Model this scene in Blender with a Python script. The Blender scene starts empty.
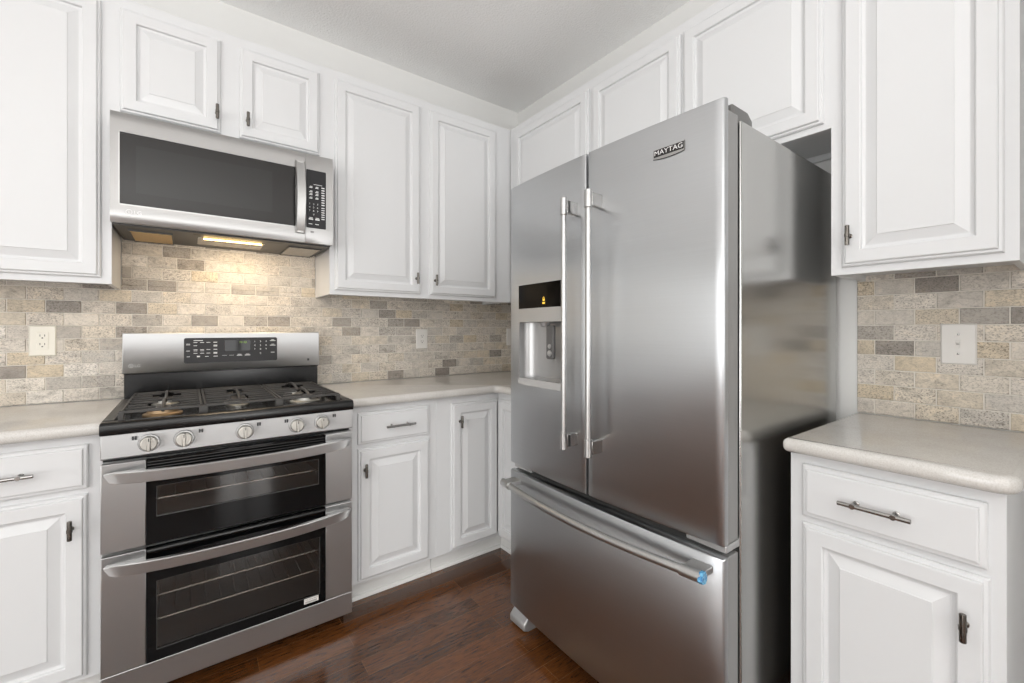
import bpy, bmesh, math, random
from mathutils import Vector, Matrix
random.seed(11)
C = bpy.context.scene.collection
SC = bpy.context.scene
PI = math.pi

# ------------------------------------------------------------------ camera, world, sun/area lights, exposure
cam_d = bpy.data.cameras.new('camera')
cam = bpy.data.objects.new('camera', cam_d); C.objects.link(cam)
cam.location = (0, 0, 1.2091)
cam.rotation_euler = (PI/2, 0, -math.radians(36.795))
cam_d.sensor_fit = 'HORIZONTAL'; cam_d.sensor_width = 36.0
cam_d.lens = 434.44/1024*36.0
cam_d.shift_y = -(341.5-329.5)/1024
cam_d.clip_start = 0.02
SC.camera = cam

SC.view_settings.view_transform = 'Standard'
SC.view_settings.look = 'None'
SC.view_settings.gamma = 1.0
SC.view_settings.use_curve_mapping = False
SC.view_settings.exposure = 0.08

w = bpy.data.worlds.new('daylight'); SC.world = w; w.use_nodes = True
bgn = w.node_tree.nodes['Background']
bgn.inputs['Color'].default_value = (0.90, 0.95, 1.0, 1); bgn.inputs['Strength'].default_value = 0.3

def area(name, loc, target, sx, sy, power, col=(1, 1, 1), shape='RECTANGLE', spread=PI):
    l = bpy.data.lights.new(name, 'AREA'); l.shape = shape; l.size = sx
    if shape in ('RECTANGLE', 'ELLIPSE'): l.size_y = sy
    l.energy = power; l.color = col; l.spread = spread
    o = bpy.data.objects.new(name, l); C.objects.link(o)
    o.location = loc
    d = Vector(target)-Vector(loc)
    o.rotation_euler = d.to_track_quat('-Z', 'Y').to_euler()
    return o
# added area lights at invented windows behind and left of the camera
area('window_daylight', (0.70, -3.86, 1.2), (0.70, 0, 1.2), 0.76, 2.2, 38, (1.0, 0.995, 0.985))
area('window_daylight', (-1.5, -3.86, 1.45), (-1.5, 0, 1.45), 1.5, 2.1, 22, (1.0, 0.995, 0.985))
area('window_daylight', (-3.16, -0.6, 1.25), (0, -0.6, 1.25), 2.2, 2.35, 80, (1.0, 0.995, 0.985))
# two unseen upward area lights, added to brighten the ceiling and bounce down
area('bounce_fill', (-0.7, -2.3, 0.95), (-0.7, -2.3, 2.78), 1.2, 1.2, 132, (1.0, 0.995, 0.99))
area('bounce_fill', (-0.25, 0.45, 1.85), (-0.25, 0.45, 2.78), 0.8, 0.8, 6, (1.0, 0.995, 0.99), spread=math.radians(148))
# ------------------------------------------------------------------ key dimensions (metres)
YW, XW, HC = 2.5, 1.9234, 2.779          # stove wall, fridge wall, ceiling
ZC0, ZC1 = 0.876, 0.914                  # worktop underside and top

# ------------------------------------------------------------------ materials
def lin(r, g, b):
    f = lambda c: (c/255/12.92) if c/255 <= 0.04045 else ((c/255+0.055)/1.055)**2.4
    return (f(r), f(g), f(b), 1)

def mat(name, col, rough=0.5, metal=0.0, **kw):
    m = bpy.data.materials.new(name); m.use_nodes = True
    b = m.node_tree.nodes['Principled BSDF']
    b.inputs['Base Color'].default_value = col
    b.inputs['Roughness'].default_value = rough
    b.inputs['Metallic'].default_value = metal
    for k, v in kw.items(): b.inputs[k.replace('_', ' ')].default_value = v
    return m

def N(m, t, **kw):
    n = m.node_tree.nodes.new(t)
    for k, v in kw.items(): setattr(n, k, v)
    return n
def LK(m, a, ai, b, bi): m.node_tree.links.new(a.outputs[ai], b.inputs[bi])
def BS(m): return m.node_tree.nodes['Principled BSDF']
def coords(m, scale=(1, 1, 1), rot=(0, 0, 0)):
    tc = N(m, 'ShaderNodeTexCoord'); mp = N(m, 'ShaderNodeMapping')
    mp.inputs['Scale'].default_value = scale; mp.inputs['Rotation'].default_value = rot
    LK(m, tc, 'Object', mp, 'Vector'); return mp
def noise(m, vec, scale, detail=3, rough=0.55, dist=0.0):
    n = N(m, 'ShaderNodeTexNoise'); n.inputs['Scale'].default_value = scale
    n.inputs['Detail'].default_value = detail; n.inputs['Roughness'].default_value = rough
    n.inputs['Distortion'].default_value = dist
    LK(m, vec, 0, n, 'Vector'); return n
def ramp(m, src, si, stops):
    r = N(m, 'ShaderNodeValToRGB'); e = r.color_ramp.elements
    while len(e) < len(stops): e.new(0.5)
    for k, (p, c) in enumerate(stops): e[k].position = p; e[k].color = c
    LK(m, src, si, r, 'Fac'); return r
def bump(m, src, si, strength, dist):
    b = N(m, 'ShaderNodeBump'); b.inputs['Strength'].default_value = strength; b.inputs['Distance'].default_value = dist
    LK(m, src, si, b, 'Height'); LK(m, b, 'Normal', BS(m), 'Normal'); return b
def mixc(m, fac, a, b, blend='MIX'):
    x = N(m, 'ShaderNodeMix', data_type='RGBA', blend_type=blend)
    for s, v in ((0, fac), (6, a), (7, b)):
        if isinstance(v, tuple) and len(v) == 2 and hasattr(v[0], 'outputs'): m.node_tree.links.new(v[0].outputs[v[1]], x.inputs[s])
        else: x.inputs[s].default_value = v
    return x

def paint(name, col, rough, bstr=0.04, scale=55):
    m = mat(name, col, rough); v = coords(m); n = noise(m, v, scale, 3)
    bump(m, n, 'Fac', bstr, 0.002); return m
CAB = paint('white_cabinet_paint', lin(216, 217, 218), 0.32, 0.03, 40)
GAPDARK = paint('darkened_cabinet_side', lin(96, 84, 72), 0.7)  # dark colour stands in for gap shade, so the fridge side reflects dark
CABIN = paint('cabinet_interior_paint', lin(226, 226, 224), 0.5)
WALLP = paint('wall_paint', lin(226, 226, 224), 0.7, 0.10, 160)
CEILP = mat('textured_ceiling_paint', lin(247, 247, 246), 0.85)
_v = coords(CEILP); _n = noise(CEILP, _v, 95, 4, 0.6); bump(CEILP, _n, 'Fac', 0.7, 0.006)

def steel(name, col, rough=0.27, aniso=0.75, axis='Z', grain=True, rot=0.0, gscale=(3, 3, 900)):
    m = mat(name, col, rough, 1.0)
    b = BS(m); b.inputs['Anisotropic'].default_value = aniso; b.inputs['Anisotropic Rotation'].default_value = rot
    t = N(m, 'ShaderNodeTangent', direction_type='RADIAL', axis=axis); LK(m, t, 'Tangent', b, 'Tangent')
    if grain:
        v = coords(m, gscale); n = noise(m, v, 1.0, 4, 0.7)
        r = ramp(m, n, 'Fac', [(0.25, (rough*0.88,)*3+(1,)), (0.75, (rough*1.15,)*3+(1,))])
        LK(m, r, 'Color', b, 'Roughness')
        c = ramp(m, n, 'Fac', [(0.2, tuple(x*0.94 for x in col[:3])+(1,)), (0.8, tuple(min(1, x*1.04) for x in col[:3])+(1,))])
        LK(m, c, 'Color', b, 'Base Color')
    return m
STEEL = steel('brushed_steel', lin(200, 200, 200), 0.46, 0.965)
MWSTEEL = steel('microwave_steel', lin(182, 181, 180), 0.42, 0.96)
STEELF = steel('fridge_brushed_steel', lin(188, 190, 192), 0.33, 0.84)
STEELBAR = steel('polished_bar_steel', lin(186, 186, 185), 0.34, 0.0, grain=False)
STEELSIDE = mat('fridge_side_metal', lin(184, 184, 182), 0.19, 0.95)
_v = coords(STEELSIDE, (1, 1, 1)); _n = noise(STEELSIDE, _v, 320, 3); bump(STEELSIDE, _n, 'Fac', 0.10, 0.001)
GREYPL = mat('grey_plastic', lin(128, 128, 127), 0.45)
TRAY = mat('tray_grey', lin(178, 178, 177), 0.4)
DISPB = mat('display_black', lin(6, 6, 7), 0.08, Specular_IOR_Level=0.1)
PADDLE = mat('paddle_grey', lin(92, 92, 92), 0.35)
HINGE = mat('hinge_cover_grey', lin(92, 92, 91), 0.4)
SILVER = mat('silver_plastic', lin(176, 176, 176), 0.32, 0.55)
NICKEL = mat('brushed_nickel', lin(172, 171, 169), 0.16, 1.0)
KNOBM = mat('dark_nickel', lin(112, 108, 103), 0.22, 1.0)
BLACKG = mat('black_glass', lin(8, 8, 9), 0.05, Specular_IOR_Level=0.2)
BLACKE = mat('black_enamel', lin(14, 14, 15), 0.2, Specular_IOR_Level=0.4)
BLACKP = mat('black_plastic', lin(24, 24, 25), 0.42)
IRON = mat('cast_iron', lin(64, 62, 60), 0.45)
_v = coords(IRON); _n = noise(IRON, _v, 420, 2); bump(IRON, _n, 'Fac', 0.25, 0.001)
DARKGREY = mat('dark_grey_metal', lin(84, 84, 83), 0.42, 0.6)
MWGLASS = mat('microwave_glass', lin(40, 39, 38), 0.1, Specular_IOR_Level=0.3)
KEYPAD = mat('keypad_black', lin(44, 44, 46), 0.4, Specular_IOR_Level=0.25)
LEGEND = mat('legend_white', lin(225, 225, 225), 0.5)
LEGDARK = mat('legend_dark', lin(60, 60, 62), 0.5)
OUTLETM = mat('outlet_ivory', lin(232, 228, 216), 0.35)
OUTLETW = mat('plate_white', lin(224, 221, 216), 0.35)
SLOT = mat('slot_dark', lin(35, 32, 30), 0.6)
CAVITY = mat('oven_cavity_enamel', lin(120, 118, 118), 0.4)
RACKM = mat('oven_rack_chrome', lin(225, 225, 225), 0.25, 1.0)
BRASS = mat('burner_ring', lin(176, 150, 118), 0.4, 0.8)
BURNAL = mat('burner_aluminium', lin(188, 186, 180), 0.38, 0.9)
FILM = mat('blue_protective_film', lin(70, 150, 205), 0.25, 0.1)
_v = coords(FILM); _n = noise(FILM, _v, 160, 2)
_r = ramp(FILM, _n, 'Fac', [(0.35, lin(40, 110, 170)), (0.6, lin(120, 190, 225))]); LK(FILM, _r, 'Color', BS(FILM), 'Base Color')
FILTER_A = mat('filter_mesh_lit', lin(252, 216, 150), 0.4, 0.1)  # warm glow of the hood lamp is put into this mesh colour
FILTER_B = mat('filter_mesh_grey', lin(222, 219, 210), 0.4, 0.2)
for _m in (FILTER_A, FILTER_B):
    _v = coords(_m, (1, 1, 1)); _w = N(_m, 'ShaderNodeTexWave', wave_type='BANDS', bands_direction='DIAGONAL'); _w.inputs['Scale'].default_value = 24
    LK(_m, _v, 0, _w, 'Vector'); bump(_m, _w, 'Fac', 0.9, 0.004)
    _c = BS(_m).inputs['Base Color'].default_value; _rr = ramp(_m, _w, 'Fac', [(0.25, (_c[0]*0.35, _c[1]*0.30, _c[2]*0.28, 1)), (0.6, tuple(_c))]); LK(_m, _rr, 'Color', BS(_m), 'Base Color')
def emit(name, col, s):
    m = mat(name, (0, 0, 0, 1), 0.5); b = BS(m)
    b.inputs['Emission Color'].default_value = col; b.inputs['Emission Strength'].default_value = s; return m
LAMP = emit('hood_lamp_glow', lin(255, 214, 140), 9.0)
CLOCK = emit('clock_digits', lin(150, 190, 60), 1.0)
ICON = emit('amber_icon', lin(250, 200, 70), 1.4)
# see-through oven window: dark tinted glass
PANE = bpy.data.materials.new('tinted_oven_glass'); PANE.use_nodes = True
_nt = PANE.node_tree; _nt.nodes.clear()
_o = _nt.nodes.new('ShaderNodeOutputMaterial'); _mx = _nt.nodes.new('ShaderNodeMixShader'); _tr = _nt.nodes.new('ShaderNodeBsdfTransparent')
_gl = _nt.nodes.new('ShaderNodeBsdfGlossy'); _fr = _nt.nodes.new('ShaderNodeFresnel'); _fr.inputs['IOR'].default_value = 1.6
_tr.inputs['Color'].default_value = (0.62, 0.60, 0.58, 1); _gl.inputs['Roughness'].default_value = 0.05
_nt.links.new(_fr.outputs[0], _mx.inputs[0]); _nt.links.new(_tr.outputs[0], _mx.inputs[1]); _nt.links.new(_gl.outputs[0], _mx.inputs[2]); _nt.links.new(_mx.outputs[0], _o.inputs[0])

# stone worktop
STONE = mat('speckled_stone', lin(206, 201, 193), 0.07)
_v = coords(STONE); _n1 = noise(STONE, _v, 330, 2, 0.7); _n2 = noise(STONE, _v, 9, 4, 0.6)
_r1 = ramp(STONE, _n1, 'Fac', [(0.30, lin(186, 182, 176)), (0.47, lin(204, 201, 196)), (0.66, lin(214, 212, 209))])
_r2 = ramp(STONE, _n2, 'Fac', [(0.3, lin(190, 187, 182)), (0.7, lin(212, 210, 206))])
_x = mixc(STONE, 0.35, (_r1, 'Color'), (_r2, 'Color')); LK(STONE, _x, 2, BS(STONE), 'Base Color')

# travertine tiles: each tile's own colour comes from its face attributes
TILE = mat('travertine_tile', lin(190, 178, 162), 0.55)
_at = N(TILE, 'ShaderNodeAttribute', attribute_name='tone'); _aw = N(TILE, 'ShaderNodeAttribute', attribute_name='shift')
_tc = N(TILE, 'ShaderNodeTexCoord'); _cb = N(TILE, 'ShaderNodeCombineXYZ'); _ad = N(TILE, 'ShaderNodeVectorMath', operation='ADD')
_ml = N(TILE, 'ShaderNodeMath', operation='MULTIPLY'); _ml.inputs[1].default_value = 37.0
LK(TILE, _aw, 'Fac', _ml, 0)
for _k in range(3): LK(TILE, _ml, 0, _cb, _k)
LK(TILE, _tc, 'Object', _ad, 0); LK(TILE, _cb, 0, _ad, 1)
_base = ramp(TILE, _at, 'Fac', [(0.0, lin(142, 135, 128)), (0.14, lin(168, 162, 154)), (0.34, lin(196, 191, 183)), (0.56, lin(212, 205, 195)), (0.72, lin(208, 199, 184)), (0.86, lin(203, 190, 168)), (1.0, lin(224, 219, 211))])
_mp = N(TILE, 'ShaderNodeMapping'); _mp.inputs['Scale'].default_value = (1, 1, 1.6); LK(TILE, _ad, 0, _mp, 'Vector')
def _fr(mul, lo, hi):                         # a per-tile strength from the tile's own random number
    a_ = N(TILE, 'ShaderNodeMath', operation='MULTIPLY'); a_.inputs[1].default_value = mul; LK(TILE, _aw, 'Fac', a_, 0)
    f_ = N(TILE, 'ShaderNodeMath', operation='FRACT'); LK(TILE, a_, 0, f_, 0)
    r_ = N(TILE, 'ShaderNodeMapRange'); r_.inputs['To Min'].default_value = lo; r_.inputs['To Max'].default_value = hi; LK(TILE, f_, 0, r_, 'Value'); return r_
_nb = noise(TILE, _mp, 15, 5, 0.62, 0.9); _rb = ramp(TILE, _nb, 'Fac', [(0.30, (0.58, 0.57, 0.55, 1)), (0.44, (0.90, 0.89, 0.88, 1)), (0.56, (1.04, 1.03, 1.02, 1)), (0.70, (1.14, 1.09, 1.01, 1))])
_m0 = mixc(TILE, (_fr(5.0, 0.45, 1.0), 0), (_base, 'Color'), (_rb, 'Color'), 'MULTIPLY')
_nv = noise(TILE, _mp, 40, 6, 0.75, 1.4); _rv = ramp(TILE, _nv, 'Fac', [(0.30, (0.40, 0.38, 0.36, 1)), (0.44, (0.94, 0.93, 0.92, 1)), (0.60, (1.14, 1.13, 1.12, 1)), (0.73, (0.80, 0.77, 0.72, 1))])
_m1 = mixc(TILE, (_fr(11.0, 0.35, 1.0), 0), (_m0, 2), (_rv, 'Color'), 'MULTIPLY')
_np = noise(TILE, _mp, 170, 3, 0.75); _rp = ramp(TILE, _np, 'Fac', [(0.38, (0.36, 0.34, 0.32, 1)), (0.50, (1.05, 1.05, 1.05, 1))])
_m2 = mixc(TILE, (_fr(17.0, 0.25, 1.0), 0), (_m1, 2), (_rp, 'Color'), 'MULTIPLY'); LK(TILE, _m2, 2, BS(TILE), 'Base Color')
bump(TILE, _np, 'Fac', 0.25, 0.002)
GROUT = mat('tile_grout', lin(226, 221, 212), 0.85)

# dark hardwood planks along x
WOOD = mat('dark_hardwood', lin(70, 44, 30), 0.18)
_v = coords(WOOD); _br = N(WOOD, 'ShaderNodeTexBrick'); _br.offset = 0.37; _br.offset_frequency = 2
_mpb = N(WOOD, 'ShaderNodeMapping'); _mpb.inputs['Location'].default_value = (0.31, 0.06, 0)
_tcb = N(WOOD, 'ShaderNodeTexCoord'); LK(WOOD, _tcb, 'Object', _mpb, 'Vector'); LK(WOOD, _mpb, 0, _br, 'Vector')
for k_, v_ in (('Scale', 1.0), ('Mortar Size', 0.0012), ('Mortar Smooth', 0.1), ('Bias', -0.1), ('Brick Width', 0.82), ('Row Height', 0.083)): _br.inputs[k_].default_value = v_
_br.inputs['Color1'].default_value = lin(78, 46, 22); _br.inputs['Color2'].default_value = lin(104, 63, 31); _br.inputs['Mortar'].default_value = lin(112, 76, 46)
_vg = coords(WOOD, (2.6, 26, 1)); _g = noise(WOOD, _vg, 3.0, 7, 0.75, 2.2)
_gr = ramp(WOOD, _g, 'Fac', [(0.32, (0.30, 0.26, 0.22, 1)), (0.50, (1, 1, 1, 1)), (0.70, (1.35, 1.28, 1.2, 1))])
_vf = coords(WOOD, (9, 120, 1)); _gf = noise(WOOD, _vf, 2.2, 5, 0.75, 0.6)
_grf = ramp(WOOD, _gf, 'Fac', [(0.36, (0.40, 0.36, 0.32, 1)), (0.50, (1.05, 1.05, 1.05, 1))])
_wm0 = mixc(WOOD, 0.9, (_br, 'Color'), (_gr, 'Color'), 'MULTIPLY'); _wm = mixc(WOOD, 0.7, (_wm0, 2), (_grf, 'Color'), 'MULTIPLY'); BS(WOOD).inputs['Coat Weight'].default_value = 0.35; BS(WOOD).inputs['Coat Roughness'].default_value = 0.12; LK(WOOD, _wm, 2, BS(WOOD), 'Base Color')
_iv = N(WOOD, 'ShaderNodeMath', operation='SUBTRACT'); _iv.inputs[0].default_value = 1.0; LK(WOOD, _br, 'Fac', _iv, 1)
_hs = N(WOOD, 'ShaderNodeMath', operation='MULTIPLY_ADD'); _hs.inputs[1].default_value = 0.18; LK(WOOD, _g, 'Fac', _hs, 0); LK(WOOD, _iv, 0, _hs, 2)
bump(WOOD, _hs, 0, 0.35, 0.0015)

# ------------------------------------------------------------------ mesh builder
class MB:
    def __init__(s): s.v = []; s.f = []; s.mi = []; s.fa = []
    def add(s, vs, fs, mi=0, attr=None):
        b = len(s.v); s.v += [tuple(p) for p in vs]
        for f in fs: s.f.append(tuple(b+i for i in f)); s.mi.append(mi); s.fa.append(attr)
        return s
    def box(s, x0, x1, y0, y1, z0, z1, mi=0, attr=None):
        x0, x1 = min(x0, x1), max(x0, x1); y0, y1 = min(y0, y1), max(y0, y1); z0, z1 = min(z0, z1), max(z0, z1)
        vs = [(x0, y0, z0), (x1, y0, z0), (x1, y1, z0), (x0, y1, z0), (x0, y0, z1), (x1, y0, z1), (x1, y1, z1), (x0, y1, z1)]
        return s.add(vs, [(0, 3, 2, 1), (4, 5, 6, 7), (0, 1, 5, 4), (1, 2, 6, 5), (2, 3, 7, 6), (3, 0, 4, 7)], mi, attr)
    def cyl(s, p0, p1, r0, r1=None, n=16, mi=0, cap=True):
        r1 = r0 if r1 is None else r1
        return s.tube([p0, p1], [r0, r1], n, mi, cap)
    def tube(s, pts, r, n=10, mi=0, cap=True, up=None):
        pts = [Vector(p) for p in pts]; rs = r if isinstance(r, (list, tuple)) else [r]*len(pts)
        vs = []; fs = []; prev = None
        for i, p in enumerate(pts):
            d = (pts[min(i+1, len(pts)-1)]-pts[max(i-1, 0)]).normalized()
            if prev is None:
                a = Vector((0, 0, 1)) if abs(d.z) < 0.9 else Vector((1, 0, 0))
            else: a = prev
            u = (a-d*a.dot(d)).normalized(); v = d.cross(u); prev = u
            for k in range(n):
                t = 2*PI*k/n; vs.append(p+(u*math.cos(t)+v*math.sin(t))*rs[i])
        for i in range(len(pts)-1):
            for k in range(n):
                a = i*n+k; b = i*n+(k+1) % n; fs.append((a, b, b+n, a+n))
        if cap: fs.append(tuple(range(n-1, -1, -1))); fs.append(tuple((len(pts)-1)*n+k for k in range(n)))
        return s.add(vs, fs, mi)
    def sweep(s, path, prof, mi=0):
        """prof: list of (u, z); path: list of (x, y) with normal; extrudes a closed section along an xy path"""
        vs = []; fs = []; n = len(prof)
        for i, (p, nx, ny) in enumerate(path):
            for u, z in prof: vs.append((p[0]+nx*u, p[1]+ny*u, z if len(p) < 3 else z+p[2]))
        for i in range(len(path)-1):
            for k in range(n):
                a = i*n+k; b = i*n+(k+1) % n; fs.append((a, a+n, b+n, b))
        fs.append(tuple(range(n))); fs.append(tuple((len(path)-1)*n+k for k in range(n-1, -1, -1)))
        return s.add(vs, fs, mi)
    def lathe(s, prof, c, axis='Z', n=24, mi=0):
        vs = []; fs = []
        for r, h in prof:
            for k in range(n):
                t = 2*PI*k/n; a, b = r*math.cos(t), r*math.sin(t)
                vs.append({'Z': (c[0]+a, c[1]+b, c[2]+h), 'Y': (c[0]+a, c[1]-h, c[2]+b), 'X': (c[0]+h, c[1]+a, c[2]+b)}[axis])
        for i in range(len(prof)-1):
            for k in range(n):
                a = i*n+k; b = i*n+(k+1) % n; fs.append((a, b, b+n, a+n))
        fs.append(tuple(range(n-1, -1, -1))); fs.append(tuple((len(prof)-1)*n+k for k in range(n)))
        return s.add(vs, fs, mi)
    def panel(s, x0, z0, w, h, rings, mi=0):
        """concentric rectangles (inset, y) from the back edge to the middle: a moulded or raised panel facing -y"""
        vs = []; fs = []
        for ins, y in rings:
            vs += [(x0+ins, y, z0+ins), (x0+w-ins, y, z0+ins), (x0+w-ins, y, z0+h-ins), (x0+ins, y, z0+h-ins)]
        for i in range(len(rings)-1):
            for k in range(4):
                a = i*4+k; b = i*4+(k+1) % 4; fs.append((a, b, b+4, a+4))
        m = (len(rings)-1)*4; fs.append((m, m+1, m+2, m+3)); fs.append((3, 2, 1, 0))
        return s.add(vs, fs, mi)
    def prism(s, poly, a, b, axis='Z', mi=0):
        def P(u, v, t): return {'Z': (u, v, t), 'Y': (u, t, v), 'X': (t, u, v)}[axis]
        n = len(poly); vs = [P(u, v, a) for u, v in poly]+[P(u, v, b) for u, v in poly]
        fs = [tuple(range(n-1, -1, -1)), tuple(range(n, 2*n))]+[(k, (k+1) % n, (k+1) % n+n, k+n) for k in range(n)]
        return s.add(vs, fs, mi)
    def rrect(s, x0, x1, z0, z1, r, y0, y1, mi=0, n=5):
        return s.prism(rpoly(x0, x1, z0, z1, r, n), y0, y1, 'Y', mi)
    def text(s, txt, M, size, depth=0.0004, mi=0, align='LEFT'):
        cu = bpy.data.curves.new('t', 'FONT'); cu.body = txt; cu.size = size; cu.align_x = align; cu.extrude = depth
        cu.resolution_u = 3
        o = bpy.data.objects.new('t', cu); C.objects.link(o); bpy.context.view_layer.update()
        me = bpy.data.meshes.new_from_object(o.evaluated_get(bpy.context.evaluated_depsgraph_get()))
        s.add([M @ v.co for v in me.vertices], [tuple(p.vertices) for p in me.polygons], mi)
        bpy.data.objects.remove(o); bpy.data.meshes.remove(me); bpy.data.curves.remove(cu)
        return s
    def build(s, name, mats, parent=None, bev=0, seg=2, smooth=True, ang=35):
        me = bpy.data.meshes.new(name); me.from_pydata(s.v, [], s.f); 
        mats = mats if isinstance(mats, (list, tuple)) else [mats]
        for m in mats: me.materials.append(m)
        me.polygons.foreach_set('material_index', s.mi)
        if any(a is not None for a in s.fa):
            for key, j in (('tone', 0), ('shift', 1)):
                at = me.attributes.new(key, 'FLOAT', 'FACE'); at.data.foreach_set('value', [a[j] if a else 0.5 for a in s.fa])
        bm = bmesh.new(); bm.from_mesh(me); bmesh.ops.recalc_face_normals(bm, faces=bm.faces); bm.to_mesh(me); bm.free()
        if smooth:
            me.polygons.foreach_set('use_smooth', [True]*len(me.polygons)); me.set_sharp_from_angle(angle=math.radians(ang))
        me.update()
        o = bpy.data.objects.new(name, me); C.objects.link(o)
        if parent is not None: o.parent = parent
        if bev:
            b = o.modifiers.new('bevel', 'BEVEL'); b.width = bev; b.segments = seg; b.limit_method = 'ANGLE'; b.angle_limit = math.radians(40)
            b.harden_normals = False
        return o

def rpoly(x0, x1, z0, z1, r, n=5):
    out = []
    for cx, cz, a0 in ((x1-r, z0+r, -PI/2), (x1-r, z1-r, 0), (x0+r, z1-r, PI/2), (x0+r, z0+r, PI)):
        for k in range(n+1):
            a = a0+PI/2*k/n; out.append((cx+r*math.cos(a), cz+r*math.sin(a)))
    return out
TXT_Y = Matrix(((1, 0, 0, 0), (0, 0, -1, 0), (0, 1, 0, 0), (0, 0, 0, 1)))      # text upright, facing -y
def txm(x, y, z): return Matrix.Translation((x, y, z)) @ TXT_Y

def thing(name, label, cat, loc, rotz=0.0, group=None):
    o = bpy.data.objects.new(name, None); C.objects.link(o); o.empty_display_size = 0.1
    o.location = loc; o.rotation_euler = (0, 0, rotz); o['label'] = label; o['category'] = cat
    if group: o['group'] = group
    return o
def tag(o, label, cat, group=None):
    o['label'] = label; o['category'] = cat
    if group: o['group'] = group
    return o
def struct(o): o['kind'] = 'structure'; return o
RW = -PI/2                                # rotation of things standing against the fridge wall (front faces -x)

# ------------------------------------------------------------------ the room
XL, YR = -3.1, -3.8
struct(MB().box(XL-0.1, XW+0.1, YR-0.1, YW+0.1, -0.06, 0).build('floor', WOOD, smooth=False))
ceil = struct(MB().box(XL-0.1, XW+0.1, YR-0.1, YW+0.1, HC, HC+0.08).build('ceiling', CEILP, smooth=False))
wr = struct(MB().box(XW, XW+0.1, YR-0.1, YW, 0, HC).build('wall_right', WALLP, smooth=False))
struct(MB().box(1.22, XW, -0.42, -0.30, 0, HC).build('added_wall_return', WALLP, smooth=False))  # unseen wall, added to keep rear light off the right cabinet ends
def holed_wall(name, axis, at, t, a0, a1, holes):
    m = MB(); xs = sorted(set([a0, a1]+[h[0] for h in holes]+[h[1] for h in holes]))
    for i in range(len(xs)-1):
        c = (xs[i]+xs[i+1])/2; h = [q for q in holes if q[0] < c < q[1]]
        segs = [(0, h[0][2]), (h[0][3], HC)] if h else [(0, HC)]
        for z0, z1 in segs:
            if z1-z0 > 0.001:
                if axis == 'Y': m.box(xs[i], xs[i+1], at-t, at, z0, z1)
                else: m.box(at-t, at, xs[i], xs[i+1], z0, z1)
    return struct(m.build(name, WALLP, smooth=False))
HR = [(0.32, 1.08, 0.08, 2.32), (-2.25, -0.75, 0.40, 2.5)]
HL = [(-1.7, 0.5, 0.06, 2.45)]
wb = holed_wall('wall_back', 'Y', YW+0.06, 0.06, XL-0.1, XW+0.1, [])
holed_wall('wall_rear', 'Y', YR, 0.06, XL-0.1, XW, HR)
holed_wall('wall_left', 'X', XL, 0.06, YR, YW, HL)
for k, (axis, h) in enumerate((('Y', HR[0]), ('Y', HR[1]), ('X', HL[0]))):  # frames of the unseen windows, invented along with the added daylight
    m = MB(); a0, a1, z0, z1 = h; f = 0.05; mid = (a0+a1)/2
    for u0, u1, q0, q1 in ((a0, a0+f, z0, z1), (a1-f, a1, z0, z1), (mid-f/2, mid+f/2, z0+f, z1-f), (a0+f, a1-f, z0, z0+f), (a0+f, a1-f, z1-f, z1)):
        if axis == 'Y': m.box(u0, u1, YR-0.05, YR-0.01, q0, q1)
        else: m.box(XL-0.05, XL-0.01, u0, u1, q0, q1)
    struct(m.build('window_%d' % (k+1), OUTLETW, bev=0.003))

# ------------------------------------------------------------------ tiled backsplash (one mesh per wall, real tiles)
TP, TH, G = 0.1035, 0.0515, 0.0034
def tiles(regions, to_world, joint0, zbase=ZC1+0.001, t=0.009, parity=0):
    m = MB()
    for a0, a1, z0, z1 in regions:
        m_b = [to_world(a0, 0.0005, z0), to_world(a1, 0.005, z1)]
        m.box(m_b[0][0], m_b[1][0], m_b[0][1], m_b[1][1], m_b[0][2], m_b[1][2], 1)
        r0 = int(math.floor((z0-zbase)/TH+1e-6)); r1 = int(math.ceil((z1-zbase)/TH-1e-6))
        for r in range(r0, r1):
            off = joint0+((r+parity) % 2)*TP/2
            k = int(math.floor((a0-off)/TP))-1
            while off+k*TP < a1:
                u0, u1 = off+k*TP+G/2, off+(k+1)*TP-G/2; k += 1
                rnd = random.Random(int(u0*1000)*131+r*7919)
                tone = rnd.random(); tone = tone if rnd.random() < 0.6 else 0.34+0.34*tone; sh = rnd.random()
                u0 = max(u0, a0+0.0005); u1 = min(u1, a1-0.0005)
                q0, q1 = max(zbase+r*TH+G/2, z0), min(zbase+(r+1)*TH-G/2, z1)
                if u1-u0 < 0.004 or q1-q0 < 0.004: continue
                c = 0.0016; tt = t*(0.86+0.14*rnd.random())
                vs = []
                for ins, d in ((0, 0.003), (0, tt-c), (c, tt)):
                    j = lambda: (rnd.random()-0.5)*0.0012
                    for (uu, qq) in ((u0+ins, q0+ins), (u1-ins, q0+ins), (u1-ins, q1-ins), (u0+ins, q1-ins)):
                        vs.append(to_world(uu+(j() if ins else 0), d, qq+(j() if ins else 0)))
                fs = [(8, 9, 10, 11)]
                for lv in (0, 4): fs += [(lv+i, lv+(i+1) % 4, lv+(i+1) % 4+4, lv+i+4) for i in range(4)]
                m.add(vs, fs, 0, (tone, sh))
    return m
tiles([(-0.80, XW-0.010, ZC1+0.001, 1.3995), (-0.2245, 0.5485, 1.3995, 1.62)], lambda a, d, z: (a, YW-d, z), 0.636, parity=0).build('backsplash', [TILE, GROUT], wb, smooth=False)
tiles([(-0.504, 0.35, ZC1+0.001, 1.3995)], lambda a, d, z: (XW-d, -a, z), -0.403, parity=1).build('backsplash', [TILE, GROUT], wr, smooth=False)
tiles([(-(YW-0.010), -1.47, ZC1+0.001, 1.3995)], lambda a, d, z: (XW-d, -a, z), -0.403, parity=1).build('backsplash', [TILE, GROUT], wr, smooth=False)

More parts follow.
